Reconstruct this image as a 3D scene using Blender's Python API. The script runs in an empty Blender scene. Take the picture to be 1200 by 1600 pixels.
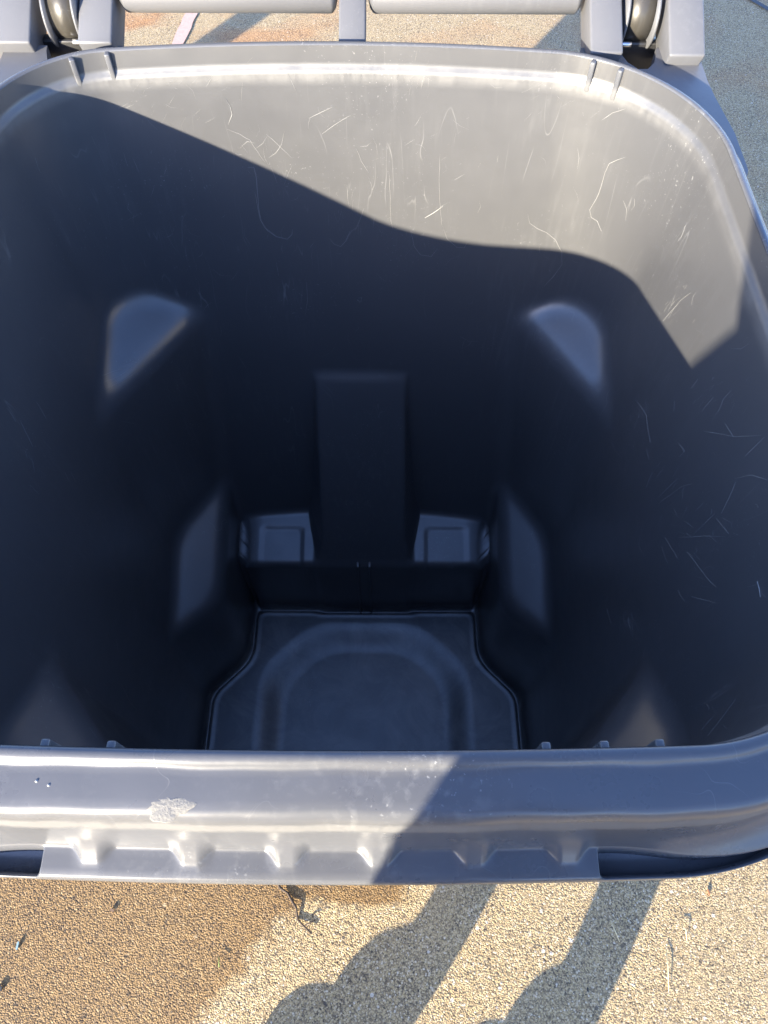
import bpy, bmesh, math, random
import numpy as np
from mathutils import Vector, Matrix, Euler
random.seed(7); rng = np.random.default_rng(7)
sc = bpy.context.scene
COL = sc.collection
R_ = math.radians

# ------------------------------------------------------------------ camera
CAMP = Vector((0.033, -0.076, 1.34)); TH = R_(30.0); FPX = 1130.0
cam_d = bpy.data.cameras.new('camera'); cam = bpy.data.objects.new('camera', cam_d); COL.objects.link(cam)
cam_d.sensor_fit = 'VERTICAL'; cam_d.sensor_height = 36.0; cam_d.lens = 36.0 * FPX / 1600.0
cam_d.clip_start = 0.01; cam_d.clip_end = 400
cam.location = CAMP
ROLL = R_(0.25)
cam.rotation_euler = (Euler((TH, 0, 0)).to_matrix() @ Matrix.Rotation(ROLL, 3, 'Z')).to_euler()
sc.camera = cam

# ------------------------------------------------------------------ light
SUN_EL, SUN_PHI = R_(15.5), R_(33.0)      # elevation; horizontal travel direction measured from +Y towards +X
w = bpy.data.worlds.new('World'); sc.world = w; w.use_nodes = True
nt = w.node_tree; bg = nt.nodes['Background']
sky = nt.nodes.new('ShaderNodeTexSky'); sky.sky_type = 'NISHITA'; sky.sun_disc = False
sky.sun_elevation = SUN_EL; sky.sun_rotation = SUN_PHI + math.pi
sky.air_density = 1.0; sky.dust_density = 0.6; sky.ozone_density = 1.8
mx = nt.nodes.new('ShaderNodeMix'); mx.data_type = 'RGBA'; mx.blend_type = 'MULTIPLY'; mx.inputs[0].default_value = 1; mx.inputs[7].default_value = (.90, .95, 1.24, 1)
nt.links.new(sky.outputs[0], mx.inputs[6]); nt.links.new(mx.outputs[2], bg.inputs[0]); bg.inputs[1].default_value = 0.15
sd = bpy.data.lights.new('sun', 'SUN'); sd.energy = 5.0; sd.angle = R_(0.6); sd.color = (1.0, 0.89, 0.69)
sun = bpy.data.objects.new('sun', sd); COL.objects.link(sun)
SDIR = Vector((math.sin(SUN_PHI) * math.cos(SUN_EL), math.cos(SUN_PHI) * math.cos(SUN_EL), -math.sin(SUN_EL)))
sun.rotation_euler = SDIR.to_track_quat('-Z', 'Y').to_euler()
vs = sc.view_settings; sc.display_settings.display_device = 'sRGB'
vs.view_transform = 'Standard'; vs.look = 'None'; vs.gamma = 1; vs.use_curve_mapping = False
vs.exposure = 2.2
try:
    sc.cycles.max_bounces = 10; sc.cycles.diffuse_bounces = 6; sc.cycles.glossy_bounces = 5
    sc.cycles.use_denoising = True; sc.cycles.sample_clamp_indirect = 6
except Exception: pass

# ------------------------------------------------------------------ helpers
def tag(o, label=None, cat=None, group=None, kind=None):
    for k, v in (('label', label), ('category', cat), ('group', group), ('kind', kind)):
        if v: o[k] = v
    return o
def empty(name, loc, rz=0):
    o = bpy.data.objects.new(name, None); COL.objects.link(o); o.location = loc; o.rotation_euler = (0, 0, rz)
    o.empty_display_size = .1; return o
def link(name, me, mat=None, parent=None, smooth=True):
    o = bpy.data.objects.new(name, me); COL.objects.link(o)
    for m in (mat if isinstance(mat, (list, tuple)) else [mat]):
        if m: me.materials.append(m)
    if smooth: me.polygons.foreach_set('use_smooth', [True] * len(me.polygons))
    if parent:
        o.parent = parent
        L = parent
        off = Vector((0, 0, 0))
        while L is not None: off += L.location; L = L.parent
        o.location = -off          # meshes are written in world coordinates
    return o
def from_bm(name, bm, mat, parent=None, smooth=True):
    me = bpy.data.meshes.new(name); bm.normal_update(); bm.to_mesh(me); bm.free(); return link(name, me, mat, parent, smooth)
def from_np(name, V, Fc, mat, parent=None, smooth=True):
    me = bpy.data.meshes.new(name); me.from_pydata([tuple(v) for v in V], [], [tuple(int(i) for i in f) for f in Fc]); me.update()
    return link(name, me, mat, parent, smooth)
def box(bm, x0, x1, y0, y1, z0, z1, bev=0.0, seg=2, taper=0.0):
    r = bmesh.ops.create_cube(bm, size=1)
    for v in r['verts']:
        t = taper if v.co.z < 0 else 0
        v.co = Vector(((x0 + x1) / 2 + v.co.x * (x1 - x0) * (1 - t), (y0 + y1) / 2 + v.co.y * (y1 - y0), (z0 + z1) / 2 + v.co.z * (z1 - z0)))
    if bev:
        es = list({e for v in r['verts'] for e in v.link_edges})
        bmesh.ops.bevel(bm, geom=es, offset=bev, segments=seg, affect='EDGES', profile=0.5)
def cyl(bm, p0, p1, r0, r1=None, seg=40, cap=True, dome=0.0):
    r1 = r0 if r1 is None else r1
    p0, p1 = Vector(p0), Vector(p1); d = (p1 - p0); L = d.length; d.normalize()
    q = d.to_track_quat('Z', 'Y')
    rings = [(0, r0), (L, r1)]
    if dome:
        rings = [(-dome, .35 * r0), (-dome * .75, .72 * r0), (-dome * .3, .94 * r0), (0, r0), (L, r1), (L + dome * .3, .94 * r1), (L + dome * .75, .72 * r1), (L + dome, .35 * r1)]
    vv = []
    for z, r in rings:
        vv.append([bm.verts.new(p0 + q @ Vector((r * math.cos(2 * math.pi * k / seg), r * math.sin(2 * math.pi * k / seg), z))) for k in range(seg)])
    for a, b in zip(vv[:-1], vv[1:]):
        for k in range(seg): bm.faces.new((a[k], a[(k + 1) % seg], b[(k + 1) % seg], b[k]))
    if cap: bm.faces.new(vv[0][::-1]); bm.faces.new(vv[-1])
def tube(bm, pts, rad, seg=6):
    pts = [Vector(p) for p in pts]; rings = []
    for i, p in enumerate(pts):
        d = (pts[min(i + 1, len(pts) - 1)] - pts[max(i - 1, 0)]).normalized(); q = d.to_track_quat('Z', 'Y')
        r = rad[i] if isinstance(rad, (list, tuple)) else rad
        rings.append([bm.verts.new(p + q @ Vector((r * math.cos(2 * math.pi * k / seg), r * math.sin(2 * math.pi * k / seg), 0))) for k in range(seg)])
    for a, b in zip(rings[:-1], rings[1:]):
        for k in range(seg): bm.faces.new((a[k], a[(k + 1) % seg], b[(k + 1) % seg], b[k]))
    bm.faces.new(rings[0][::-1]); bm.faces.new(rings[-1])
def slab(bm, poly, z0, z1, bev=0.0):
    lo = [bm.verts.new((x, y, z0)) for x, y in poly]; hi = [bm.verts.new((x, y, z1)) for x, y in poly]
    n = len(poly); bm.faces.new(lo[::-1]); top = bm.faces.new(hi)
    for i in range(n): bm.faces.new((lo[i], lo[(i + 1) % n], hi[(i + 1) % n], hi[i]))
    if bev:
        bmesh.ops.recalc_face_normals(bm, faces=bm.faces)
        bmesh.ops.bevel(bm, geom=list(top.edges), offset=bev, segments=2, affect='EDGES')

# ------------------------------------------------------------------ materials
class NB:
    def __init__(s, name):
        s.m = bpy.data.materials.new(name); s.m.use_nodes = True; s.t = s.m.node_tree; s.N = s.t.nodes; s.L = s.t.links
        s.b = s.N['Principled BSDF']
    def n(s, ty, ins=None, **kw):
        nd = s.N.new(ty)
        for k, v in kw.items(): setattr(nd, k, v)
        for k, v in (ins or {}).items():
            if isinstance(v, bpy.types.NodeSocket): s.L.new(v, nd.inputs[k])
            else: nd.inputs[k].default_value = v
        return nd
    def math(s, op, a, b=None, c=None, clamp=False):
        nd = s.N.new('ShaderNodeMath'); nd.operation = op; nd.use_clamp = clamp
        for i, v in enumerate((a, b, c)):
            if v is None: continue
            if isinstance(v, bpy.types.NodeSocket): s.L.new(v, nd.inputs[i])
            else: nd.inputs[i].default_value = v
        return nd.outputs[0]
    def ramp(s, f, stops, interp='LINEAR'):
        nd = s.N.new('ShaderNodeValToRGB'); s.L.new(f, nd.inputs[0]); cr = nd.color_ramp; cr.interpolation = interp
        while len(cr.elements) < len(stops): cr.elements.new(.5)
        for e, (p, c) in zip(cr.elements, stops): e.position = p; e.color = (c, c, c, 1) if isinstance(c, (int, float)) else (*c, 1)
        return nd.outputs[0]
    def mix(s, f, a, b, blend='MIX'):
        nd = s.N.new('ShaderNodeMix'); nd.data_type = 'RGBA'; nd.blend_type = blend
        for k, v in ((0, f), (6, a), (7, b)):
            if isinstance(v, bpy.types.NodeSocket): s.L.new(v, nd.inputs[k])
            else: nd.inputs[k].default_value = v if k == 0 or len(v) == 4 else (*v, 1)
        return nd.outputs[2]
    def pos(s, scale=(1, 1, 1), rot=(0, 0, 0), loc=(0, 0, 0)):
        g = s.n('ShaderNodeTexCoord'); mp = s.n('ShaderNodeMapping', {0: g.outputs['Object'], 1: loc, 2: rot, 3: scale}); return mp.outputs[0]
    def noise(s, vec, scale, detail=3, rough=.5, dist=0.0):
        return s.n('ShaderNodeTexNoise', {'Vector': vec, 'Scale': scale, 'Detail': detail, 'Roughness': rough, 'Distortion': dist}).outputs[0]

def plastic(name, base=(.062, .063, .067), rough=.36, scratch=1.0, spec=.5, wear=.5):
    s = NB(name); P = s.pos()
    big = s.noise(P, 5, 4, .6); fine = s.noise(P, 60, 4, .6)
    # slight moulding / dust variation
    dust = s.ramp(big, [(.35, 0.0), (.75, 1.0)])
    col = s.mix(s.math('MULTIPLY', dust, .25), (*base, 1), tuple(min(1, c * 1.35 + .008) for c in base) + (1,))
    speck = s.ramp(s.noise(P, 420, 2, .6), [(.66, 0.0), (.74, 1.0)])
    speck = s.math('MULTIPLY', speck, s.ramp(s.noise(P, 9, 3, .6), [(.5, 0.0), (.7, 1.0)]))
    col = s.mix(s.math('MULTIPLY', speck, .5 * scratch), col, (.42, .42, .42, 1))
    # hairline scratches: iso-lines of stretched, rotated noise, broken up by masks
    tot = None
    for k, (rot, st, sc_, wd, ms) in enumerate([((0.3, .2, .5), (1, 1, .10), 26, .0030, 7), ((-.5, .4, -.7), (1, 1, .13), 22, .0030, 8), 
                                       ((.1, .1, 1.3), (1, 1, .05), 50, .006, 9)]):
        v = s.pos(st, rot, (k * 3.1, k * 1.7, k * .9))
        n_ = s.noise(v, sc_, 1.5, .5, .3)
        line = s.math('SUBTRACT', 1.0, s.math('DIVIDE', s.math('ABSOLUTE', s.math('SUBTRACT', n_, .5)), wd), clamp=True)
        mask = s.ramp(s.noise(s.pos((1, 1, 1), (0, 0, k), (k * 5.3, 2, k)), ms, 3, .7), [(.56, 0.0), (.66, 1.0)])
        l2 = s.math('MULTIPLY', line, mask)
        tot = l2 if tot is None else s.math('MAXIMUM', tot, l2)
    sz = s.n('ShaderNodeSeparateXYZ', {0: P}).outputs[2]
    fl_ = s.math('MULTIPLY', s.math('LESS_THAN', sz, .085), s.ramp(s.noise(P, 13, 6, .72, .8), [(.42, 0.0), (.72, 1.0)]))
    col = s.mix(s.math('MULTIPLY', fl_, .45 * wear + .60), col, (.20, .19, .175, 1))
    sm = s.math('MULTIPLY', tot, .13 * scratch, clamp=True)
    col = s.mix(sm, col, (.50, .50, .49, 1))
    # soft scuffs, many parallel brush marks
    br = s.noise(s.pos((1, 1, .06), (.25, .15, 0)), 170, 3, .6)
    br = s.math('MULTIPLY', s.ramp(br, [(.52, 0.0), (.72, 1.0)]), s.ramp(s.noise(P, 4.5, 3, .6), [(.45, 0.0), (.65, 1.0)]))
    col = s.mix(s.math('MULTIPLY', br, .16 * wear), col, (.45, .45, .44, 1))
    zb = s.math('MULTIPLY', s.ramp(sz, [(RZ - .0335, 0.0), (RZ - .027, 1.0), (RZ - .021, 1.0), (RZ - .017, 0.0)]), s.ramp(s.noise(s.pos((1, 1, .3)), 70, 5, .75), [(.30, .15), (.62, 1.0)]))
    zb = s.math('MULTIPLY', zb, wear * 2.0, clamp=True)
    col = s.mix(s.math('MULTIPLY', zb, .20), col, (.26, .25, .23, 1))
    s.L.new(col, s.b.inputs['Base Color'])
    rr = s.math('ADD', rough - .07, s.math('MULTIPLY', s.noise(P, 16, 5, .7), .20)); rr = s.math('ADD', rr, s.math('MULTIPLY', tot, .15))
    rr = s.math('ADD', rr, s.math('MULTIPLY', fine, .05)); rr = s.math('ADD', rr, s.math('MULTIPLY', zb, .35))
    s.L.new(rr, s.b.inputs['Roughness'])
    s.b.inputs['Specular IOR Level'].default_value = spec
    bh = s.math('ADD', s.math('MULTIPLY', s.noise(P, 14, 2, .5), .9), s.math('MULTIPLY', fine, .10))
    bh = s.math('ADD', bh, s.math('MULTIPLY', tot, .06)); bh = s.math('ADD', bh, s.math('MULTIPLY', s.noise(P, 380, 3, .6), .035))
    bp = s.n('ShaderNodeBump', {'Height': bh, 'Strength': .35, 'Distance': .0022}); s.L.new(bp.outputs[0], s.b.inputs['Normal'])
    return s.m
def simple(name, col, rough=.6, metal=0.0, bump=0.0, bscale=80, var=.25):
    s = NB(name); P = s.pos(); n_ = s.noise(P, bscale, 4, .6)
    c = s.mix(n_, tuple(x * (1 - var) for x in col) + (1,), tuple(min(1, x * (1 + var)) for x in col) + (1,))
    s.L.new(c, s.b.inputs['Base Color']); s.b.inputs['Roughness'].default_value = rough; s.b.inputs['Metallic'].default_value = metal
    if bump:
        bp = s.n('ShaderNodeBump', {'Height': n_, 'Strength': .6, 'Distance': bump}); s.L.new(bp.outputs[0], s.b.inputs['Normal'])
    return s.m
RZ = .98
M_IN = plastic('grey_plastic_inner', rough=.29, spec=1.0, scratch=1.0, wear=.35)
M_RIM = plastic('grey_plastic_rim', base=(.080, .083, .092), rough=.23, scratch=.8, wear=1.0)
M_ARM = plastic('grey_plastic_bracket', base=(.09, .092, .10), rough=.40, scratch=.35, wear=.3)
M_KNU = plastic('worn_knuckle_plastic', base=(.035, .032, .027), rough=.3, scratch=.3, wear=.4)
M_SCR = simple('stress_whitened_plastic', (.27, .27, .265), .6, var=.15)
M_DARK = simple('black_plastic', (.015, .015, .016), .35)
M_RUB = simple('black_rubber', (.02, .02, .02), .8, bump=.001)
M_STEEL = simple('bright_steel', (.55, .56, .58), .32, 1.0)

# ground ------------------------------------------------------------------
def ground_mat():
    s = NB('exposed_aggregate'); P = s.pos()
    def vor(scale, feat='F1', loc=(0, 0, 0)):
        return s.n('ShaderNodeTexVoronoi', {'Vector': s.pos((1, 1, 1), (0, 0, .3), loc), 'Scale': scale, 'Randomness': 1.0}, feature=feat)
    v1 = vor(400); v2 = vor(640, loc=(3, 1, 0)); 
    sep = s.n('ShaderNodeSeparateColor', {0: v1.outputs['Color']}); r = sep.outputs[0]; g = sep.outputs[1]
    peb = s.ramp(r, [(0.0, (0.043, 0.034, 0.025)), (.08, (0.129, 0.089, 0.050)), (.22, (0.249, 0.174, 0.084)), (.45, (0.387, 0.281, 0.130)), (.68, (0.439, 0.323, 0.160)), (.86, (0.490, 0.374, 0.210)), (1.0, (0.585, 0.493, 0.353))])
    sep2 = s.n('ShaderNodeSeparateColor', {0: v2.outputs['Color']})
    peb2 = s.ramp(sep2.outputs[0], [(0.0, (0.060, 0.047, 0.034)), (.2, (0.206, 0.140, 0.071)), (.6, (0.396, 0.289, 0.139)), (1.0, (0.516, 0.399, 0.235))])
    col = s.mix(s.ramp(g, [(.55, 0.0), (.6, 1.0)]), peb, peb2)
    # dark mortar gaps between the pebbles
    gap = s.ramp(v1.outputs['Distance'], [(.48, 0.0), (.78, 1.0)])
    col = s.mix(s.math('MULTIPLY', gap, .6), col, (.07, .055, .042, 1))
    v3 = vor(75, loc=(7, 2, 0)); sp = s.n('ShaderNodeSeparateColor', {0: v3.outputs['Color']})
    spk = s.math('MULTIPLY', s.ramp(sp.outputs[0], [(.84, 0.0), (.86, 1.0)]), s.ramp(v3.outputs['Distance'], [(.18, 1.0), (.26, 0.0)]))
    col = s.mix(s.math('MULTIPLY', spk, .8), col, s.mix(s.ramp(sp.outputs[1], [(.6, 0.0), (.62, 1.0)]), (.05, .042, .036, 1), (.55, .50, .42, 1)))
    big = s.noise(P, 2.2, 4, .6); med = s.noise(P, 11, 4, .6)
    col = s.mix(s.math('MULTIPLY', s.ramp(med, [(.4, 0.0), (.7, 1.0)]), .22), col, (.45, .33, .17, 1))
    # rusty brown damp stain in front of the cart (edge runs diagonally) and behind it
    sx = s.n('ShaderNodeSeparateXYZ', {0: P}); X, Y = sx.outputs[0], sx.outputs[1]
    wob = s.math('MULTIPLY', s.math('SUBTRACT', s.noise(P, 9, 5, .65), .5), .16)
    dist = s.math('ADD', s.math('SUBTRACT', s.math('MULTIPLY', Y, .72), s.math('MULTIPLY', X, .69)), wob)   # > c : damp
    m1 = s.ramp(s.math('ADD', s.math('MULTIPLY', dist, 10), .5 - .30), [(.42, 0.0), (.62, 1.0)])
    tng = s.math('MULTIPLY', s.ramp(s.math('ADD', s.math('MULTIPLY', s.math('ADD', Y, s.math('MULTIPLY', wob, .35)), 10), .9), [(.48, 0.0), (.58, 1.0)]), s.ramp(s.math('ADD', X, s.math('MULTIPLY', wob, .5)), [(.06, 1.0), (.09, 0.0)]))
    m1 = s.math('MAXIMUM', m1, tng)
    near = s.ramp(s.math('MULTIPLY', Y, 1.0), [(.5, 1.0), (.7, 0.0)])
    m1 = s.math('MULTIPLY', m1, near)
    m1 = s.math('MULTIPLY', m1, s.ramp(s.math('ADD', s.math('MULTIPLY', X, .5), s.math('MULTIPLY', wob, 2.0)), [(-.0, 0.0), (.001, 1.0)]) if False else s.ramp(s.math('ADD', s.math('ADD', s.math('MULTIPLY', X, .5), 1.0), s.math('MULTIPLY', wob, 1.0)), [(.42, 0.0), (.50, 1.0)]))
    m1 = s.math('MULTIPLY', m1, s.math('ADD', .72, s.math('MULTIPLY', big, .5)), clamp=True)
    stained = s.mix(1.0, col, (.55, .43, .27, 1), 'MULTIPLY')
    col = s.mix(m1, col, stained)
    m2 = s.math('MULTIPLY', s.ramp(s.noise(s.pos(loc=(1.3, 4.4, 0)), 1.9, 4, .6, .6), [(.44, 0.0), (.58, 1.0)]), s.math('MULTIPLY', s.ramp(s.math('MULTIPLY', Y, .2), [(.18, 0.0), (.24, 1.0), (.7, 1.0), (.9, 0.0)]), s.ramp(s.math('ADD', s.math('MULTIPLY', X, .2), .5), [(.10, 0.0), (.2, 1.0)])))
    red = s.mix(1.0, col, (.98, .68, .50, 1), 'MULTIPLY')
    leftm = s.ramp(s.math('MULTIPLY', s.math('ADD', X, 1.0), .5), [(.10, 1.0), (.62, 0.0)])
    col = s.mix(s.math('MULTIPLY', m2, s.math('ADD', .45, s.math('MULTIPLY', leftm, .5))), col, red)
    s.L.new(col, s.b.inputs['Base Color'])
    s.L.new(s.math('SUBTRACT', .85, s.math('MULTIPLY', m1, .12)), s.b.inputs['Roughness'])
    hh = s.math('SUBTRACT', 1.0, s.math('MULTIPLY', v1.outputs['Distance'], 1.1))
    hh = s.math('ADD', hh, s.math('MULTIPLY', s.math('SUBTRACT', 1.0, v2.outputs['Distance']), .35))
    bp = s.n('ShaderNodeBump', {'Height': hh, 'Strength': .8, 'Distance': .0013}); s.L.new(bp.outputs[0], s.b.inputs['Normal'])
    return s.m
bm = bmesh.new(); bmesh.ops.create_grid(bm, x_segments=8, y_segments=8, size=120)
tag(from_bm('ground', bm, ground_mat(), smooth=False), kind='structure')
def strip(name, p0, p1, wd, z, mat, n=60, jit=.12):
    p0, p1 = Vector((*p0, 0)), Vector((*p1, 0)); d = (p1 - p0).normalized(); nn = Vector((-d.y, d.x, 0)); V = []; Fc = []
    for i in range(n + 1):
        p = p0.lerp(p1, i / n); a = wd / 2 * (1 + random.uniform(-jit, jit)); b = wd / 2 * (1 + random.uniform(-jit, jit))
        V += [p + nn * a + Vector((0, 0, z)), p - nn * b + Vector((0, 0, z))]
        if i: Fc.append((2 * i - 2, 2 * i - 1, 2 * i + 1, 2 * i))
    return from_np(name, V, Fc, mat, smooth=False)
M_JOINT = simple('pale_mortar', (.42, .28, .23), .9, bump=.001, bscale=120, var=.22)
tag(strip('expansion_joint', (-1.29, -3.6), (-.10, 8.3), .042, .004, M_JOINT, 420), kind='structure')
tag(strip('slab_edge_joint', (1.02, 3.40), (1.75, 2.20), .020, .004, simple('dark_joint', (.05, .055, .065), .8)), kind='structure')

# ================================================================== TRASH CART
RZ, FZ = .98, .07
def smax(a, b, k): 
    h = np.clip(.5 + .5 * (a - b) / k, 0, 1); return b + (a - b) * h + k * h * (1 - h)
def smin(a, b, k): return -smax(-a, -b, k)
def sst(u): u = np.clip(u, 0, 1); return u * u * (3 - 2 * u)
def Fbase(x, y, z):
    t = np.clip(RZ - z, 0, 2)
    hx = .311 - .020 * (1 - np.exp(-np.maximum(t, 0) / .15)) - .014 * t; yb = .628 - .12 * t - .01 * t * t; yf = -.001 + .03 * t
    ys = np.where(y > .3, y + .30 * x * x + .010 * x * np.clip((y - .3) * 8, 0, 1), y - .10 * x * x)
    cy = (yb + yf) / 2; hy = (yb - yf) / 2; r = np.maximum(.055, np.where(x < 0, .088, .125) - np.where(x < 0, .115, .23) * np.maximum(t, 0))
    qx = np.abs(x) - hx + r; qy = np.abs(ys - cy) - hy + r
    return np.hypot(np.maximum(qx, 0), np.maximum(qy, 0)) + np.minimum(np.maximum(qx, qy), 0) - r
def Fcav(x, y, z, feat=True):
    F = Fbase(x, y, z); t = RZ - z
    e = np.clip((t - .017) / .006, 0, 1); e = e * e * (3 - 2 * e) * .0030
    F = F + e
    if not feat: return F
    ax = np.abs(x)
    # corner facets half-way down (back and front)
    s = .860 * ax + .510 * y - (.860 * .237 + .510 * .507); F = smax(F, smin(s, .692 + .66 * s - z, .020), .016)
    s = .75 * ax - .66 * y - (.75 * .262 - .66 * .118); F = smax(F, smin(s, .665 + 1.0 * s - z, .016), .016)
    # wheel-arch step across the back, with an inset pad each side
    rc = np.maximum(ax - .168, 0); zt = .258 + .34 * (y - .450) - 4.5 * rc * rc
    pad = smin(smin(ax - .098, .176 - ax, .01), .512 - y, .01); zt = zt + .0 * y - .0022 * sst(pad / .010)
    o = smin(.203 - ax, y - .450 + .02 * (z - FZ), .010); o = smin(o, (zt - z) * .9, .012); F = smax(F, o, .009)
    # side ledges over the wheels
    d = .72 * (ax - .214) + .69 * (y - .350)
    o = smin(ax - .211, d, .02); o = smin(o, (.318 + .32 * (y - .36) + .62 * (ax - .207) - z) * .8, .018); F = smax(F, o, .012)
    # central spine
    dz = np.maximum(.585 - z, 0); yh = np.maximum(.571 - .37 * dz, .4475)
    o = smin(.063 + .022 * np.minimum(dz, .33) + .009 * sst((.33 - z) * 12) - ax, y - yh, .010); o = smin(o, (.585 - z) * .9, .010); F = smax(F, o, .008)
    return F
CX, CY = 0.0, .22
def solve(ang, z, level=0.0, fn=Fcav):
    """radius along each ray where the field reaches level; vectorised bisection with a coarse march"""
    ca, sa = np.cos(ang), np.sin(ang)
    N = 150; rr = np.linspace(.02, .52, N); 
    r0 = np.full(ang.shape, rr[-1]); found = np.zeros(ang.shape, bool); lo = np.full(ang.shape, rr[0]); hi = np.full(ang.shape, rr[-1])
    for r in rr[1:]:
        f = fn(CX + ca * r, CY + sa * r, z); hit = (f > level) & ~found
        hi = np.where(hit, r, hi); lo = np.where(hit, r - (rr[1] - rr[0]), lo); found |= hit
    for _ in range(14):
        m = (lo + hi) / 2; f = fn(CX + ca * m, CY + sa * m, z); up = f > level
        hi = np.where(up, m, hi); lo = np.where(up, lo, m)
    r = (lo + hi) / 2
    return CX + ca * r, CY + sa * r
# perimeter sampling, equal steps of arc along the rim (denser where the steps at the back need it)
NA = 1300
a0 = np.linspace(0, 2 * np.pi, 6001)[:-1]
x0, y0 = solve(a0, np.full_like(a0, RZ), fn=lambda x, y, z: Fcav(x, y, z, False))
seg = np.hypot(np.diff(np.append(x0, x0[0])), np.diff(np.append(y0, y0[0]))); 
wgt = seg * np.where((y0 > .5) & (np.abs(x0) < .27), 1.9, 1.0)
cum = np.concatenate([[0], np.cumsum(wgt)]); ANG = np.interp(np.arange(NA) / NA * cum[-1], cum, np.append(a0, 2 * np.pi))
zs = np.concatenate([np.linspace(RZ - .0015, RZ - .034, 18), np.linspace(RZ - .038, .76, 36), np.linspace(.755, .56, 44), np.linspace(.555, .40, 34), np.linspace(.397, .302, 34), np.linspace(.3008, .232, 92), np.linspace(.230, .22, 6), np.linspace(.215, .075, 30)])
def levels(zs, ang, level=0.0):
    A, Z = np.meshgrid(ang, zs); x, y = solve(A, Z, level); return np.stack([x, y, Z], -1)
IN = levels(zs, ANG)
# floor rings
def floor_h(x, y):
    def octo(hx, yt, c):
        ax = np.abs(x); return smax(smax(ax - hx, y - yt, .03), .69 * ax + .72 * y - c, .03)
    a = octo(.190, .420, .69 * .140 + .72 * .380); b = octo(.140, .366, .69 * .105 + .72 * .335)
    u = np.clip(-a / (np.maximum(b - a, 1e-4)), 0, 1); u = .25 * u + .75 * u * u * (3 - 2 * u)
    h = FZ - .016 * u
    return h
last = IN[-1]; Cc = np.array([CX, CY])
rings = [IN]
XY = last[:, :2]
def inset(XY, d):
    t = np.roll(XY, -3, 0) - np.roll(XY, 3, 0); n_ = np.stack([-t[:, 1], t[:, 0]], -1); n_ /= np.linalg.norm(n_, axis=1, keepdims=True) + 1e-9
    return XY + n_ * d
extra = []
# ribs must not pinch the pad edge: pad follows a smoothed outline
def smooth(XY, k=9):
    out = XY.copy()
    for _ in range(k): out = (np.roll(out, 1, 0) + 2 * out + np.roll(out, -1, 0)) / 4
    return out
def level_ring(d):
    x, y = solve(ANG, np.full(NA, FZ + .006), -d); return np.stack([x, y], -1)
for d, dz in ((.001, -.004), (.004, -.008), (.0065, -.008), (.0085, -.003), (.0095, 0.0), (.012, .0012), (.0145, 0.0)):
    extra.append(np.concatenate([smooth(level_ring(d), 3), np.full((NA, 1), FZ + dz)], 1))
base = extra[-1][:, :2]
for f in np.linspace(.97, .03, 60):
    q = Cc + (base - Cc) * f; extra.append(np.concatenate([q, floor_h(q[:, 0], q[:, 1])[:, None]], 1))
G = np.concatenate([IN, np.stack(extra)], 0)
def grid_faces(nr, nc, off=0, flip=False):
    i = np.arange(nr - 1)[:, None]; j = np.arange(nc)[None, :]; j2 = (j + 1) % nc
    q = np.stack([i * nc + j, i * nc + j2, (i + 1) * nc + j2, (i + 1) * nc + j], -1).reshape(-1, 4) + off
    return q[:, ::-1] if flip else q
V = G.reshape(-1, 3); Fc = grid_faces(G.shape[0], NA, 0, False)      # normals point into the cavity
Fl = [tuple(f) for f in Fc]
c_i = len(V); V = np.vstack([V, [[CX, CY, FZ - .016]]]); b0 = (G.shape[0] - 1) * NA
Fl += [(b0 + (j + 1) % NA, c_i, b0 + j) for j in range(NA)]
# outer shell, a coarser offset of the same walls
ang2 = ANG[::4]; zo = np.concatenate([np.linspace(RZ - .03, .76, 10), np.linspace(.74, .56, 10), np.linspace(.54, .36, 10), np.linspace(.35, .08, 22), [.055, .045]])
OUT = levels(zo, ang2, .0048); OUT[-1, :, :2] = Cc + (OUT[-1, :, :2] - Cc) * .97
o0 = len(V); V = np.vstack([V, OUT.reshape(-1, 3)]); n2 = len(ang2)
Fl += [tuple(f) for f in grid_faces(len(zo), n2, o0, True)]
c_i = len(V); V = np.vstack([V, [[CX, CY, .045]]]); b0 = o0 + (len(zo) - 1) * n2
Fl += [(b0 + j, c_i, b0 + (j + 1) % n2) for j in range(n2)]
cart = empty('trash_cart', (0, .28, 0))
tag(cart, 'open dark grey plastic wheeled trash cart seen from above, scratched and empty inside', 'trash cart')
n_plain = len(Fl)

# individual whitened scratches, laid on the real inner surface
def cray(px, py):
    th = TH; a = np.array([0, math.sin(th), -math.cos(th)]); r = np.array([1., 0, 0]); d = np.array([0, -math.cos(th), -math.sin(th)])
    return a + r * (px - 600) / FPX + d * (py - 800) / FPX
def march(pxs):
    D = np.array([cray(*p) for p in pxs]); O = np.array(CAMP); ts = np.linspace(.40, 1.6, 500)
    P = O + ts[:, None, None] * D; f = Fcav(P[..., 0], P[..., 1], P[..., 2]); f = np.where(P[..., 2] > RZ - .004, -1, f)
    k = np.argmax(f > 0, 0); out = []
    for i, kk in enumerate(k):
        lo, hi = ts[kk - 1], ts[kk]
        for _ in range(14):
            m = (lo + hi) / 2; p = O + m * D[i]
            if Fcav(*[np.array(c) for c in p]) > 0: hi = m
            else: lo = m
        out.append(O + lo * D[i])
    return np.array(out)
scr = []
S = lambda *p, w=.00028: scr.append((list(p), w))
S((350,155),(357,168),(360,180),(354,196), w=.0005)
S((352,202),(372,210),(388,220),(400,238),(412,255)); S((372,232),(384,222),(396,224))
S((442,205),(438,225),(428,240),(418,246)); S((414,210),(430,225),(446,240),(454,248)); S((454,258),(448,272),(442,288)); S((420,260),(426,274),(431,287))
S((385,262),(394,262),(398,278),(400,300),(402,325),(406,345),(415,360),(430,370),(447,374),(454,366),(455,358), w=.00034)
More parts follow.
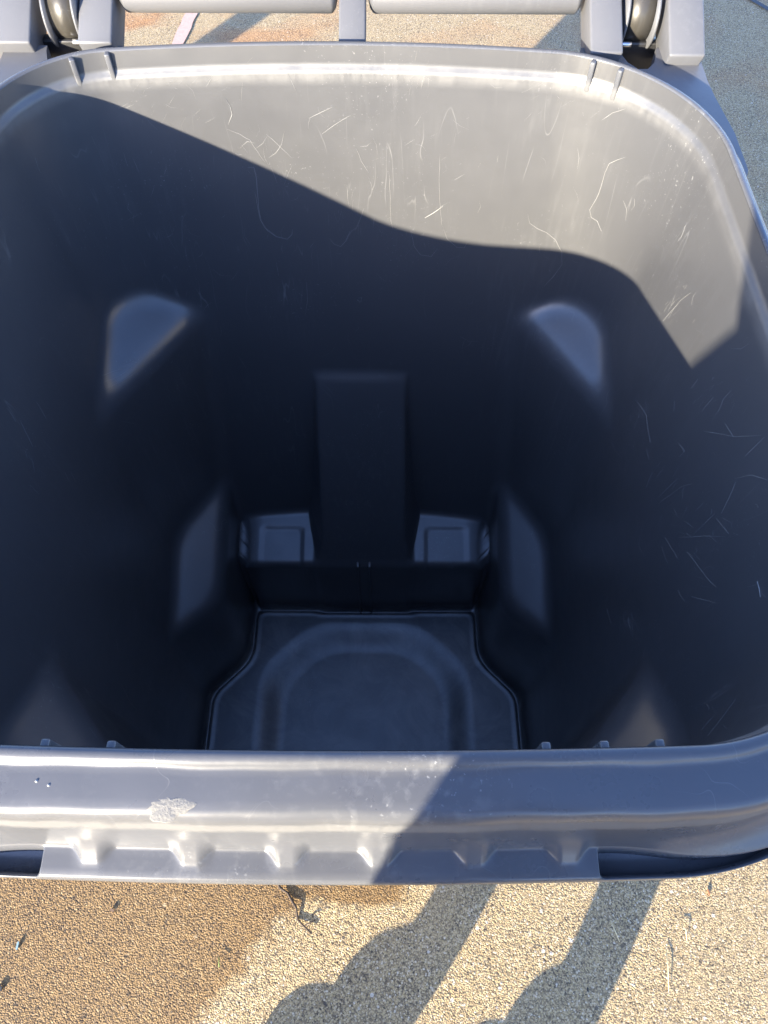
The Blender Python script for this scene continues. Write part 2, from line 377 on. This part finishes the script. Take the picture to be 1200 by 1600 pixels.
S((396,300),(400,322),(404,342),(412,356),(428,368)); S((553,230),(562,252),(574,270)); S((662,340),(675,332),(690,321), w=.0007)
S((540,288),(541,310),(543,322)); S((606,270),(607,300),(609,345),(612,358)); S((566,325),(560,345),(553,360)); S((512,372),(520,382),(530,385),(538,377),(546,360))
S((685,240),(684,290),(686,330),(688,350)); S((690,352),(697,372),(712,386),(724,386),(728,378)); S((640,360),(645,385),(655,398),(672,400),(682,388))
S((975,244),(962,248),(950,254),(943,268),(934,300),(920,326),(922,338),(932,344),(938,360), w=.0004)
S((822,334),(826,348),(838,356),(852,362),(866,374),(876,392),(877,412),(862,432),(848,446), w=.00034)
S((938,186),(955,174),(975,168)); S((672,126),(660,118),(645,112)); S((637,140),(642,125)); S((655,138),(662,120)); S((648,139),(652,122)); S((628,131),(630,118)); S((617,128),(618,116))
S((655,135),(658,126),(661,114)); S((560,110),(562,122)); S((900,230),(903,245),(900,262)); S((480,185),(500,175),(516,168)); S((500,210),(520,195),(545,180))
S((445,115),(452,125),(460,143)); S((300,182),(310,172)); S((140,215),(146,228)); S((52,248),(56,262),(60,272)); S((205,248),(214,270)); S((190,240),(198,262)); S((520,470),(524,478),(516,476))
S((558,466),(564,465),(562,472),(557,468),(562,474), w=.0005); S((598,706),(607,708)); S((478,440),(479,470),(476,492)); S((430,410),(434,432))
S((1115,618),(1103,632),(1098,640)); S((1142,608),(1130,622),(1122,642)); S((1133,660),(1146,680)); S((1100,672),(1150,680),(1190,678)); S((1165,710),(1185,690),(1195,680))
S((1185,906),(1190,930), w=.0009); S((1053,640),(1054,625)); S((1060,690),(1070,702),(1062,712)); S((1030,775),(1060,745)); S((1030,785),(1065,758),(1083,753)); S((1085,833),(1118,800))
S((1120,808),(1140,832)); S((1060,838),(1100,836),(1135,836)); S((1075,860),(1105,900),(1120,915)); S((1040,838),(1060,870)); S((1148,745),(1175,740),(1200,748)); S((1150,750),(1140,775),(1128,800))
S((1010,700),(1014,715)); S((1020,735),(1010,760)); S((1000,720),(1012,722)); S((1082,930),(1120,940)); S((950,950),(956,975)); S((1010,645),(1012,670),(1016,690)); S((995,625),(1012,650))
S((1108,1148),(1130,1120),(1152,1090)); S((1098,1140),(1116,1118)); S((1130,1130),(1140,1138), w=.0006); S((1106,1098),(1110,1104),(1109,1108)); S((960,480),(975,488))
S((1058,375),(1064,368),(1070,350)); S((1010,1010),(1006,1026)); S((1080,605),(1090,590)); S((1035,500),(1060,470)); S((1060,470),(1078,455))
S((155,590),(175,582),(195,578)); S((160,600),(185,590),(206,575)); S((165,608),(190,598),(210,584)); S((150,614),(160,612)); S((172,590),(184,601),(200,590)); S((186,572),(204,566),(212,568))
S((30,660),(50,700)); S((55,630),(72,658)); S((10,640),(24,662)); S((100,740),(106,752)); S((110,740),(118,756)); S((187,660),(212,664)); S((45,760),(60,775)); S((135,1080),(150,1105)); S((130,1075),(165,1105),(190,1120),(215,1140)); S((190,1070),(205,1100),(215,1110)); S((185,1020),(182,1000)); S((214,955),(210,980))
r2 = random.Random(3)
for _ in range(150):                         # random short nicks over the sunlit back wall and right wall
    if r2.random() < .55: px, py = r2.uniform(180, 1000), r2.uniform(120, 560)
    else: px, py = r2.uniform(950, 1195), r2.uniform(430, 1130)
    an = r2.gauss(math.pi / 2, .7); L = r2.choice([5, 8, 12, 20, 30]); b = r2.uniform(-.4, .4)
    S((px, py), (px + L * .5 * math.cos(an), py + L * .5 * math.sin(an)), (px + L * (math.cos(an + b)), py + L * math.sin(an + b)), w=r2.choice([.00012, .00016, .00022]))
for cx_, cy_, sp_, an0, n__ in ((640, 122, 45, 1.9, 26), (400, 240, 60, 1.2, 22), (550, 330, 60, 1.6, 26), (700, 250, 90, 2.5, 22), (860, 150, 60, 2.4, 18), (1040, 480, 45, 2.2, 24), (1060, 760, 60, 2.2, 30), (1090, 840, 60, .5, 22), (1000, 640, 30, 1.5, 22), (1010, 1100, 60, 1.9, 22), (1120, 620, 50, 2.3, 18), (985, 970, 22, 1.6, 36), (230, 150, 60, 2.4, 18), (60, 720, 50, 1.0, 16), (100, 1080, 60, .9, 14), (330, 140, 60, 2.3, 18)):
    for _ in range(n__):
        px, py = r2.gauss(cx_, sp_ * .5), r2.gauss(cy_, sp_ * .5); an = an0 + r2.gauss(0, .25); L = r2.choice([4, 7, 11, 18])
        px = min(px, 1190); S((px, py), (px + L * math.cos(an), py + L * math.sin(an)), w=r2.choice([.00010, .00014, .00020]))
def resample(p, step=9):
    out = [p[0]]
    for a, b in zip(p[:-1], p[1:]):
        n_ = max(1, int(math.hypot(b[0] - a[0], b[1] - a[1]) / step))
        out += [(a[0] + (b[0] - a[0]) * i / n_, a[1] + (b[1] - a[1]) * i / n_) for i in range(1, n_ + 1)]
    return out
VS, FS = [], []
for pts, wd in scr:
    rp = resample(pts); 
    rp = [(x + r2.uniform(-.5, .5), y + r2.uniform(-.5, .5)) for x, y in rp]
    q = march(rp); n = len(q)
    eps = 1e-3; gx = lambda p, d: float(Fcav(*(np.array(c) for c in (p + d)))) 
    for i, p in enumerate(q):
        nn = np.array([gx(p, np.eye(3)[k] * eps) - gx(p, -np.eye(3)[k] * eps) for k in range(3)]); nn = -nn / (np.linalg.norm(nn) + 1e-9)
        tg = q[min(i + 1, n - 1)] - q[max(i - 1, 0)]; tg /= np.linalg.norm(tg) + 1e-9; sd_ = np.cross(nn, tg)
        ww = .44 * wd * (1 if 0 < i < n - 1 else .3) * r2.uniform(.7, 1.2)
        k = len(VS); VS += [p + nn * .0004 + sd_ * ww, p + nn * (.0004 + wd * .5), p + nn * .0004 - sd_ * ww]
        if i: FS += [(k - 3, k, k + 1, k - 2), (k - 2, k + 1, k + 2, k - 1)]
off = len(V); V = np.vstack([V, np.array(VS)]); Fl += [tuple(i + off for i in f) for f in FS]
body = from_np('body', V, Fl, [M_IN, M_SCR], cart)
mi = np.zeros(len(Fl), np.int32); mi[n_plain:] = 1; body.data.polygons.foreach_set('material_index', mi)

# ---- rim with front grab lip: a profile swept round the opening
t_ = np.stack([x0, y0], -1)
NR = 2600
wg2 = seg * np.where(y0 < .06, 2.6, 1.0); cum2 = np.concatenate([[0], np.cumsum(wg2)]); ANR = np.interp(np.arange(NR) / NR * cum2[-1], cum2, np.append(a0, 2 * np.pi))
RX, RY = solve(ANR, np.full(NR, RZ), fn=lambda x, y, z: Fbase(x, y, z))
RP = np.stack([RX, RY], -1)
tg = np.roll(RP, -2, 0) - np.roll(RP, 2, 0); tg /= np.linalg.norm(tg, axis=1, keepdims=True); NRM = np.stack([tg[:, 1], -tg[:, 0]], -1)
xs_, ys_ = RP[:, 0], RP[:, 1]
def sstep(a, b, v): u = np.clip((v - a) / (b - a), 0, 1); return u * u * (3 - 2 * u)
wf = sstep(.22, .09, ys_) * (ys_ < .3)       # 1 on the front edge
NP_ = 40
side = [(-.0002, -.003), (.0002, -.0012), (.0012, -.0002), (.0032, 0.0), (.0052, -.0004), (.0064, -.002), (.0070, -.0045), (.0074, -.008), (.0082, -.0105), (.0100, -.0118), (.0130, -.0128), (.0160, -.0136), (.0180, -.0146), (.0190, -.017), (.0192, -.024), (.0192, -.034), (.0190, -.044), (.0182, -.0465), (.0168, -.0465), (.0150, -.044), (.012, -.040), (.009, -.038), (.006, -.037), (.0046, -.036)]
front = [(-.0002, -.003), (.0002, -.0012), (.0014, -.0002), (.0036, 0.0), (.0056, -.0006), (.0070, -.0022), (.0080, -.0036), (.0095, -.0042), (.0125, -.0046), (.0170, -.0052), (.0220, -.0060), (.0260, -.0068), (.0288, -.0082), (.0306, -.0110), (.0315, -.0150), (.0322, -.0210), (.0330, -.030), (.0340, -.040), (.0348, -.046), (.0356, -.051), (.0364, -.055), (.0372, -.0585), (.0378, -.0606), (.0382, -.0618), (.0386, -.0626), (.0392, -.0631), (.0404, -.0635), (.0440, -.0641), (.0490, -.0649), (.0524, -.0656), (.0538, -.0666), (.0544, -.0690), (.0544, -.0790), (.0536, -.0810), (.0520, -.0800), (.0500, -.0770), (.0420, -.0740), (.0340, -.0700), (.0180, -.0600), (.0046, -.0500)]
def resamp_prof(p, n):
    p = np.array(p); u = np.linspace(0, len(p) - 1, n); i = np.minimum(u.astype(int), len(p) - 2); f = (u - i)[:, None]; return p[i] * (1 - f) + p[i + 1] * f
PS = resamp_prof(side, NP_); PF = np.array(front); assert len(PF) == NP_
lob = np.zeros(NR)
for k, c in enumerate((-.120, -.0675, -.0174, .0313, .081, .130)):
    d = np.abs(xs_ - c); lob = np.maximum(lob, np.clip((.0125 - d) / .0095, 0, 1))
rim = np.zeros((NP_, NR, 3))
flw = sstep(.240, .150, np.abs(xs_))                              # flange narrows beyond the toothed part
trough = sstep(.146, .149, np.abs(xs_)) * sstep(.236, .215, np.abs(xs_))
for j in range(NP_):
    o = PF[j, 0] * np.ones(NR); z = PF[j, 1] * np.ones(NR)
    # flange width
    if 17 <= j <= 28:                                              # teeth: the face bulges over the flange
        amt = [0, .0002, .0008, .0022, .0042, .0056, .0064, .0067, .0067, .0060, .0034, .0008][j - 17]
        bul = lob * wf * (1 - trough); bs = bul * bul * (3 - 2 * bul); cn = sstep(.150, .240, np.abs(xs_)) * 1.7; o = o + amt * np.maximum(bs, cn)
    if 26 <= j <= 29:
        z = z - trough * [.006, .034, .034, .004][j - 26]
    o_ = PS[j, 0] * (1 - wf) + o * wf; z_ = PS[j, 1] * (1 - wf) + z * wf
    rim[j, :, 0] = RP[:, 0] + NRM[:, 0] * o_; rim[j, :, 1] = RP[:, 1] + NRM[:, 1] * o_; rim[j, :, 2] = RZ + z_
# hand-worn unevenness of the front lip
wob = .0003 * np.sin(xs_ * 61 + 1.0) + .0002 * np.sin(xs_ * 143 + .3)
rim[4:23, :, 1] += (wob * wf)[None, :]; rim[4:23, :, 2] += (.8 * wob * wf)[None, :]
rimV = rim.reshape(-1, 3); rimF = [tuple(f) for f in grid_faces(NP_, NR, 0, True)]
rimo = from_np('rim', rimV, rimF, M_RIM, cart)
tag(rimo, 'lipped rim with toothed front grab edge')
# notch ribs inside the rim
def rib(xc, back, tilt=0):
    bm = bmesh.new()
    if back:
        yy = .628 - .30 * xc * xc; yy -= max(0, abs(xc) - .186) ** 2 / .25 * 1.0
        k = np.argmin(np.hypot(xs_ - xc, ys_ - yy)); 
    else:
        k = np.argmin(np.abs(xs_ - xc) + (ys_ > .2) * 9)
    p = RP[k]; n_ = NRM[k]; ang = math.atan2(n_[1], n_[0]) - math.pi / 2
    box(bm, -.0024, .0024, -.0058 if back else -.0050, .002, -.028, -.0012 if back else -.008, .0011, 2)
    Mx = Matrix.Translation((p[0], p[1], RZ)) @ Matrix.Rotation(ang, 4, 'Z'); bm.transform(Mx)
    return from_bm('rib', bm, M_RIM, rimo)
for xc in (-.247, -.221, .222, .246): rib(xc, True)
for xc in (-.168, -.135, -.102, .114, .143, .171): rib(xc, False)
# torn burr, two little bumps and scuffs on the front lip
def lip_z(y): # height of the sloping band for a given outward offset
    o = -y; return RZ + np.interp(o, PF[:15, 0], PF[:15, 1])
bm = bmesh.new(); bmesh.ops.create_uvsphere(bm, u_segments=28, v_segments=16, radius=1)
for v in bm.verts:
    n_ = math.sin(v.co.x * 23) * .5 + math.sin(v.co.y * 17 + v.co.x * 5) * .5
    ang = math.atan2(v.co.y, v.co.x); rr = 1 + .22 * math.sin(3 * ang + .6) + .08 * math.sin(8 * ang)
    v.co = Vector((-.0690 + v.co.x * .0115 * rr, -.0262 + v.co.y * .0058 * rr, lip_z(-.0262) - .0001 + (v.co.z + .25 * n_) * .0007 + v.co.y * .0008))
from_bm('scraped_burr', bm, simple('scraped_plastic', (.20, .19, .17), .85, bump=.0006, bscale=900), rimo)
for px_, py_ in ((-.1330, -.0150), (-.1268, -.0168)):
    bm = bmesh.new(); bmesh.ops.create_uvsphere(bm, u_segments=14, v_segments=8, radius=.0008)
    bm.transform(Matrix.Translation((px_, py_, lip_z(py_) - .0003))); from_bm('moulding_pip', bm, M_SCR, rimo)

for xr in (-.010, .0095):
    bm = bmesh.new(); box(bm, xr - .0019, xr + .0019, .4415, .452, FZ - .012, .262, .0008, 2); from_bm('floor_rib', bm, M_IN, body)
# ---- handle brackets, gussets, bar, hinge, lid, wheels
def gusset(sx):
    bm = bmesh.new()
    P = [(.3335, .47), (.3345, .52), (.3295, .575), (.3285, .600), (.330, .655), (.291, .655), (.2895, .645), (.285, .630), (.277, .619), (.268, .619), (.260, .630), (.2555, .647), (.2535, .655), (.219, .655), (.216, .640)]
    Q = (RP + NRM * .0075) * np.array([sx, 1.0]); k = (Q[:, 0] > .20) & (Q[:, 1] > .43) ; Q = Q[k]; Q = Q[np.argsort(Q[:, 0] - Q[:, 1])][::6]
    P = P + [tuple(q) for q in Q]
    P = [(x * sx, y) for x, y in P]
    if sx < 0: P = P[::-1]
    slab(bm, P, RZ - .036, RZ - .0165, 0)
    return from_bm('hinge_gusset', bm, M_ARM, cart, smooth=False)
gusset(1); gusset(-1)
BETA = R_(26)
for (x0_, x1_, yf_) in ((-.345, -.2985, .637), (-.2545, -.2225, .637), (-.0115, .0140, .6425), (.2215, .2520, .624), (.2935, .3270, .620)):
    bm = bmesh.new(); box(bm, x0_, x1_, 0, .135, -.036, 0, .0022, 2, taper=.05)
    for v in bm.verts:
        if v.co.y < .02: v.co.y += (-.036 - v.co.z) * 0
    bm.transform(Matrix.Translation((0, yf_, RZ - .005)) @ Matrix.Rotation(BETA, 4, 'X')); from_bm('handle_bracket', bm, M_ARM, cart)
for x0_, x1_ in ((-.2200, -.0135), (.0160, .2190)):
    bm = bmesh.new(); cyl(bm, (x0_ + .006, .694, RZ + .012), (x1_ - .006, .694, RZ + .012), .0165, seg=48, dome=.006); from_bm('handle_bar', bm, M_ARM, cart)
lid = None
def hinge_side(sx):
    # rounded lid knuckle with ragged pale edges between the brackets
    k_ = bmesh.new(); cyl(k_, (sx * .2600, .700, RZ - .012), (sx * .2840, .700, RZ - .012), .024, seg=48); 
    return k_
# lid thrown back and standing behind the handle, out of the picture except for its knuckles
LT = R_(68)
def lid_pt(x, u, h): # u along the lid from the hinge, h = thickness direction
    return (x, .735 + u * math.cos(LT) + h * math.sin(LT), RZ + .03 + u * math.sin(LT) - h * math.cos(LT))
nu, nx = 26, 26; V = []; Fc = []
for side_ in (0, 1):
    for i in range(nu + 1):
        for j in range(nx + 1):
            u = i / nu; v = j / nx * 2 - 1
            hw = .325 * (1 - .10 * max(0, u - .8) / .2 * abs(v)); x = hw * v; dome = .045 * (1 - v ** 4) * (1 - (2 * u - 1) ** 4) + .02 * (abs(v) < .55) * (0.15 < u < .8)
            V.append(lid_pt(x, .01 + u * .68 * (1 - .05 * v * v * u), dome + (.004 if side_ else 0)))
    o = side_ * (nu + 1) * (nx + 1)
    for i in range(nu):
        for j in range(nx):
            a = o + i * (nx + 1) + j; q = (a, a + 1, a + nx + 2, a + nx + 1); Fc.append(q if side_ else q[::-1])
N1 = (nu + 1) * (nx + 1)
edge = [j for j in range(nx)] + [nx + (nx + 1) * i for i in range(nu)] + [(nu + 1) * (nx + 1) - 1 - j for j in range(nx)] + [(nu - i) * (nx + 1) for i in range(nu)]
for a, b in zip(edge, edge[1:] + edge[:1]): Fc.append((a, b, b + N1, a + N1))
lid = from_np('lid', V, Fc, M_ARM, cart)
for sx in (1, -1):
    bm = bmesh.new()
    cyl(bm, (sx * .2600, .690, RZ + .000), (sx * .2840, .690, RZ + .000), .026, seg=44)
    box(bm, min(sx * .2610, sx * .2840), max(sx * .2610, sx * .2840), .700, .752, RZ - .004, RZ + .040, .003)
    from_bm('hinge_knuckle', bm, M_KNU, lid)
    for xx in (.2570, .2850):
        bm = bmesh.new(); cyl(bm, (sx * xx, .687, RZ - .002), (sx * (xx + .0022), .687, RZ - .002), .0300, seg=44); from_bm('knuckle_flange', bm, M_ARM, lid)
    bm = bmesh.new(); box(bm, min(sx * .2500, sx * .3260), max(sx * .2500, sx * .3260), .636, .6665, RZ - .075, RZ - .060, .002); box(bm, min(sx * .2500, sx * .3260), max(sx * .2500, sx * .3260), .667, .680, RZ - .075, RZ - .018, .002); from_bm('hinge_pocket', bm, M_DARK, cart)
    bm = bmesh.new(); cyl(bm, (sx * .2600, .668, RZ - .020), (sx * .2700, .668, RZ - .020), .0030, seg=16, dome=.001); from_bm('hinge_pin', bm, M_STEEL, cart)
bm = bmesh.new(); cyl(bm, (-.325, .475, .125), (.325, .475, .125), .010, seg=20)
from_bm('axle', bm, M_STEEL, cart)
for sx in (-1, 1):
    bm = bmesh.new(); prof = [(.095, -.014), (.120, -.020), (.1250, -.014), (.1250, .014), (.120, .020), (.095, .014)]
    def lathe(bm, prof, cx, seg=64, close=True):
        rings = [[bm.verts.new((cx + h, .475 + r * math.cos(2 * math.pi * k / seg), .1252 + r * math.sin(2 * math.pi * k / seg))) for k in range(seg)] for r, h in prof]
        rr = rings + ([rings[0]] if close else [])
        for a, b in zip(rr[:-1], rr[1:]):
            for k in range(seg): bm.faces.new((a[k], a[(k + 1) % seg], b[(k + 1) % seg], b[k]))
        bmesh.ops.recalc_face_normals(bm, faces=bm.faces)
    lathe(bm, prof, sx * .303); wh = from_bm('wheel', bm, M_RUB, cart)
    bm = bmesh.new(); lathe(bm, [(.0935, -.010), (.0935, .010), (.07, .006), (.03, .012), (.012, .014), (.012, -.014), (.03, -.012), (.07, -.006)], sx * .303); from_bm('hub', bm, M_DARK, wh)

# ================================================================== small debris on the ground
def gpt(px, py, z=0.003):
    d = cray(px, py); t = (z - CAMP[2]) / d[2]; p = np.array(CAMP) + t * d; return Vector(p)
M_TWIG = simple('dark_twig_bark', (.05, .035, .025), .9, bump=.001, bscale=200)
M_STRAW = simple('dry_straw', (.62, .50, .28), .8)
bm = bmesh.new(); tw = [gpt(*p) for p in ((434, 1372), (440, 1388), (452, 1396), (460, 1410), (466, 1420), (468, 1438), (478, 1448), (489, 1459))]
for i, p in enumerate(tw): p.z = .004 + .002 * math.sin(i * 2.1)
tube(bm, tw, [.0018, .0022, .0018, .0024, .0016, .0018, .0016, .0012]); tube(bm, [tw[6], tw[6] + Vector((.010, .006, .002)), tw[6] + Vector((.017, .008, .001))], [.0012, .0009, .0005])
tag(from_bm('twig', bm, M_TWIG), 'crooked dark brown twig on the concrete just in front of the cart', 'twig')
for pts, lab in ((((958, 1440), (964, 1455), (971, 1470)), 'short dry straw lying where the right leg shadow meets the sunny concrete'), (((1043, 1478), (1046, 1510), (1048, 1548)), 'long pale grass stalk on sunny concrete right of the shadows'), (((1068, 1440), (1074, 1452), (1076, 1468)), 'small dry straw nearest the right edge of the concrete'), (((345, 1496), (346, 1512)), 'tiny green grass blade on the brown stained concrete')):
    bm = bmesh.new(); q = [gpt(*p, .004) for p in pts]; q[1].z += .003; tube(bm, q, [.0006, .0009, .0005], 5)
    tag(from_bm('straw', bm, M_STRAW if 'green' not in lab else simple('green_blade', (.16, .24, .05), .7)), lab, 'straw')
M_LEAF = simple('dry_leaf', (.10, .075, .05), .8)
for px, py, s_, col, lab in ((30, 1480, .007, (.20, .30, .33), 'pale blue grey leaf scrap on stained concrete at far left'), (3, 1545, .008, (.03, .03, .03), 'black leaf crumb at the lower left edge of the stained concrete'), (1110, 1392, .006, (.30, .13, .06), 'reddish brown leaf crumb on sunny concrete at upper right'), (922, 1545, .004, (.03, .03, .03), 'black pebble inside the right leg shadow'), (178, 1424, .006, (.16, .10, .06), 'brown leaf flake on the stained concrete left of the twig')):
    bm = bmesh.new(); c = gpt(px, py, .0035); n_ = 9; ring = []
    for k in range(n_):
        a = 2 * math.pi * k / n_; rr = s_ * (.45 + .25 * math.sin(2 * a + px)) * random.uniform(.8, 1.15)
        ring.append((c.x + rr * math.cos(a) * .8, c.y + rr * math.sin(a) * 1.3))
    slab(bm, ring, .0012, .0040, 0); tag(from_bm('pebble' if 'pebble' in lab else 'leaf_scrap', bm, simple('scrap', col, .8), smooth=False), lab, 'pebble' if 'pebble' in lab else 'leaf scrap')

# ================================================================== things that only throw their shadows into the picture
bm = bmesh.new(); box(bm, -.052, .052, -.052, .052, 0, 1.05, .004); bm.transform(Matrix.Translation((-1.49, 1.12, 0)) @ Matrix.Rotation(SUN_PHI * -1, 4, 'Z'))  # unseen post, added to cast the shadow band on the ground behind
wp = empty('shadow_post', (-1.49, 1.12, 0)); tag(wp, 'unseen wooden post with a box, added left of the cart for the shadow crossing behind', 'shadow post')
from_bm('post', bm, simple('weathered_wood', (.22, .17, .12), .85, bump=.002, bscale=40), wp)
bm = bmesh.new(); box(bm, -.085, .085, -.16, .24, 1.052, 1.24, .03, 4); bm.transform(Matrix.Translation((-1.49, 1.12, 0))); from_bm('box', bm, M_DARK, wp)

tub = bmesh.new(); box(tub, -.31, .06, .96, 1.26, 0, .60, .03, 4, taper=.12)  # hidden tub, added only to widen the ground shade behind the cart
tag(from_bm('shadow_tub', tub, M_ARM), 'low grey tub added right behind the cart to shade the concrete, hidden by its back wall', 'shadow tub')
# the person taking the picture, standing at the front of the cart
pers = empty('person', (0, -.42, 0)); tag(pers, 'person in dark trousers and jacket holding up a phone over the cart', 'person')
def skin(name, verts, edges, radii, mat, parent, sub=2, root=0):
    me = bpy.data.meshes.new(name + '_src'); me.from_pydata(verts, edges, []); o = bpy.data.objects.new(name, me); COL.objects.link(o)
    md = o.modifiers.new('s', 'SKIN'); md.use_smooth_shade = True
    if not me.skin_vertices:
        bpy.context.view_layer.objects.active = o
    sv = me.skin_vertices[0].data
    for i, r in enumerate(radii): sv[i].radius = r if isinstance(r, tuple) else (r, r)
    sv[root].use_root = True
    ss = o.modifiers.new('d', 'SUBSURF'); ss.levels = sub; ss.render_levels = sub
    dg = bpy.context.evaluated_depsgraph_get(); dg.update(); me2 = bpy.data.meshes.new_from_object(o.evaluated_get(dg)); bpy.data.objects.remove(o)
    return link(name, me2, mat, parent)
CL = simple('navy_jacket_cloth', (.04, .05, .08), .9, bump=.002, bscale=60); TR = simple('dark_trouser_cloth', (.05, .05, .055), .9, bump=.002, bscale=60); SK = simple('skin', (.50, .32, .24), .55, var=.06)
HX = -.03
bv = [(HX, -.47, .92), (HX, -.46, 1.08), (HX, -.43, 1.26), (HX, -.40, 1.38), (HX, -.375, 1.455), (HX, -.35, 1.54), (HX, -.335, 1.60),
      (-.095, -.47, .86), (-.110, -.455, .50), (-.125, -.47, .10), (-.150, -.33, .045),
      (.105, -.48, .86), (.115, -.485, .50), (.115, -.515, .10), (.110, -.385, .045),
      (-.105, -.42, 1.33), (-.110, -.42, 1.13), (-.070, -.17, 1.27), (-.045, -.125, 1.31),
      (.190, -.40, 1.36), (.235, -.36, 1.13), (.150, -.17, 1.27), (.120, -.125, 1.31)]
be = [(0, 1), (1, 2), (2, 3), (3, 4), (4, 5), (5, 6), (0, 7), (7, 8), (8, 9), (9, 10), (0, 11), (11, 12), (12, 13), (13, 14), (3, 15), (15, 16), (16, 17), (17, 18), (3, 19), (19, 20), (20, 21), (21, 22)]
br_ = [(.20, .12), (.240, .11), (.110, .09), (.09, .07), .052, .085, .075, .085, .060, .044, .036, .085, .060, .044, .036, .055, .044, .034, .026, .055, .044, .034, .026]
skin('body', bv, be, br_, CL, pers)
bm = bmesh.new(); bmesh.ops.create_uvsphere(bm, u_segments=24, v_segments=16, radius=1); bm.transform(Matrix.Translation((HX, -.34, 1.60)) @ Matrix.Diagonal((.080, .098, .118, 1))); 
for q, r_ in (((HX, -.238, 1.585), (.013, .018, .022)), ((HX - .080, -.345, 1.595), (.012, .018, .030)), ((HX + .080, -.345, 1.595), (.012, .018, .030)), ((HX, -.262, 1.520), (.030, .020, .022)), ((HX, -.246, 1.545), (.024, .008, .006))):
    b2 = bmesh.new(); bmesh.ops.create_uvsphere(b2, u_segments=14, v_segments=10, radius=1); b2.transform(Matrix.Translation(q) @ Matrix.Diagonal((*r_, 1)))
    mm = bpy.data.meshes.new('t'); b2.to_mesh(mm); b2.free(); bm.from_mesh(mm)
hd = from_bm('head', bm, SK, pers)
for sx in (-1, 1):
    b2 = bmesh.new(); bmesh.ops.create_uvsphere(b2, u_segments=14, v_segments=10, radius=1); b2.transform(Matrix.Translation((HX + sx * .030, -.258, 1.606)) @ Matrix.Diagonal((.013, .011, .008, 1))); from_bm('eye', b2, M_DARK, hd)
bm = bmesh.new(); bmesh.ops.create_uvsphere(bm, u_segments=24, v_segments=16, radius=1)
bmesh.ops.delete(bm, geom=[v for v in bm.verts if v.co.z < -.2 and v.co.y > -.2 or v.co.y > .72], context='VERTS'); bm.transform(Matrix.Translation((HX, -.352, 1.612)) @ Matrix.Diagonal((.088, .104, .122, 1))); from_bm('hair', bm, simple('dark_hair', (.04, .025, .02), .7), pers)
for sx, ax, ay, tx, ty in ((-1, -.125, -.47, -.165, -.30), (1, .115, -.515, .108, -.35)):
    bm = bmesh.new(); bmesh.ops.create_uvsphere(bm, u_segments=24, v_segments=14, radius=1)
    d = Vector((tx - ax, ty - ay, 0)); a = math.atan2(d.y, d.x)
    for v in bm.verts:
        v.co.z = max(v.co.z, -.55); k = v.co.x
        v.co = Vector((v.co.x * .130, v.co.y * (.047 + .006 * math.sin(k * 2)), v.co.z * (.044 - .016 * k) + .026))
    bm.transform(Matrix.Translation(((ax + tx) / 2, (ay + ty) / 2, 0)) @ Matrix.Rotation(a, 4, 'Z')); from_bm('shoe', bm, M_RUB, pers)
# hands round a phone held just behind the lens
ph = bmesh.new(); box(ph, -.075, .075, -.036, .036, .004, .012, .003, 3)
ph.transform(Matrix.Translation(CAMP + Vector((0, -.004, 0))) @ Euler((TH, 0, 0)).to_matrix().to_4x4() @ Matrix.Translation((0, -.02, .006)))
pho = empty('phone', CAMP + Vector((0, -.05, .02))); tag(pho, 'black phone held level in both hands above the front of the cart', 'phone')
from_bm('case', ph, M_DARK, pho)
for sx, hx_, wx in ((-1, -.048, -.045), (1, .114, .120)):
    hv = [(wx, -.125, 1.310), (hx_ + sx * .006, -.105, 1.335)]; he = [(0, 1)]; hr = [.024, (.026, .016)]
    for k in range(4):
        b = (hx_ + sx * .010, -.112 + k * .017 - .01, 1.345 + k * .008); i = len(hv)
        hv += [b, (hx_ + sx * .014, b[1] + .008, b[2] + .028 + .003 * k), (hx_ - sx * .016, b[1] + .004, b[2] + .040)]
        he += [(1, i), (i, i + 1), (i + 1, i + 2)]; hr += [.0095, .0085, .007]
    i = len(hv); hv += [(hx_ - sx * .012, -.125, 1.350), (hx_ - sx * .026, -.118, 1.372)]; he += [(1, i), (i, i + 1)]; hr += [.010, .008]
    skin('hand', hv, he, hr, SK, pers)
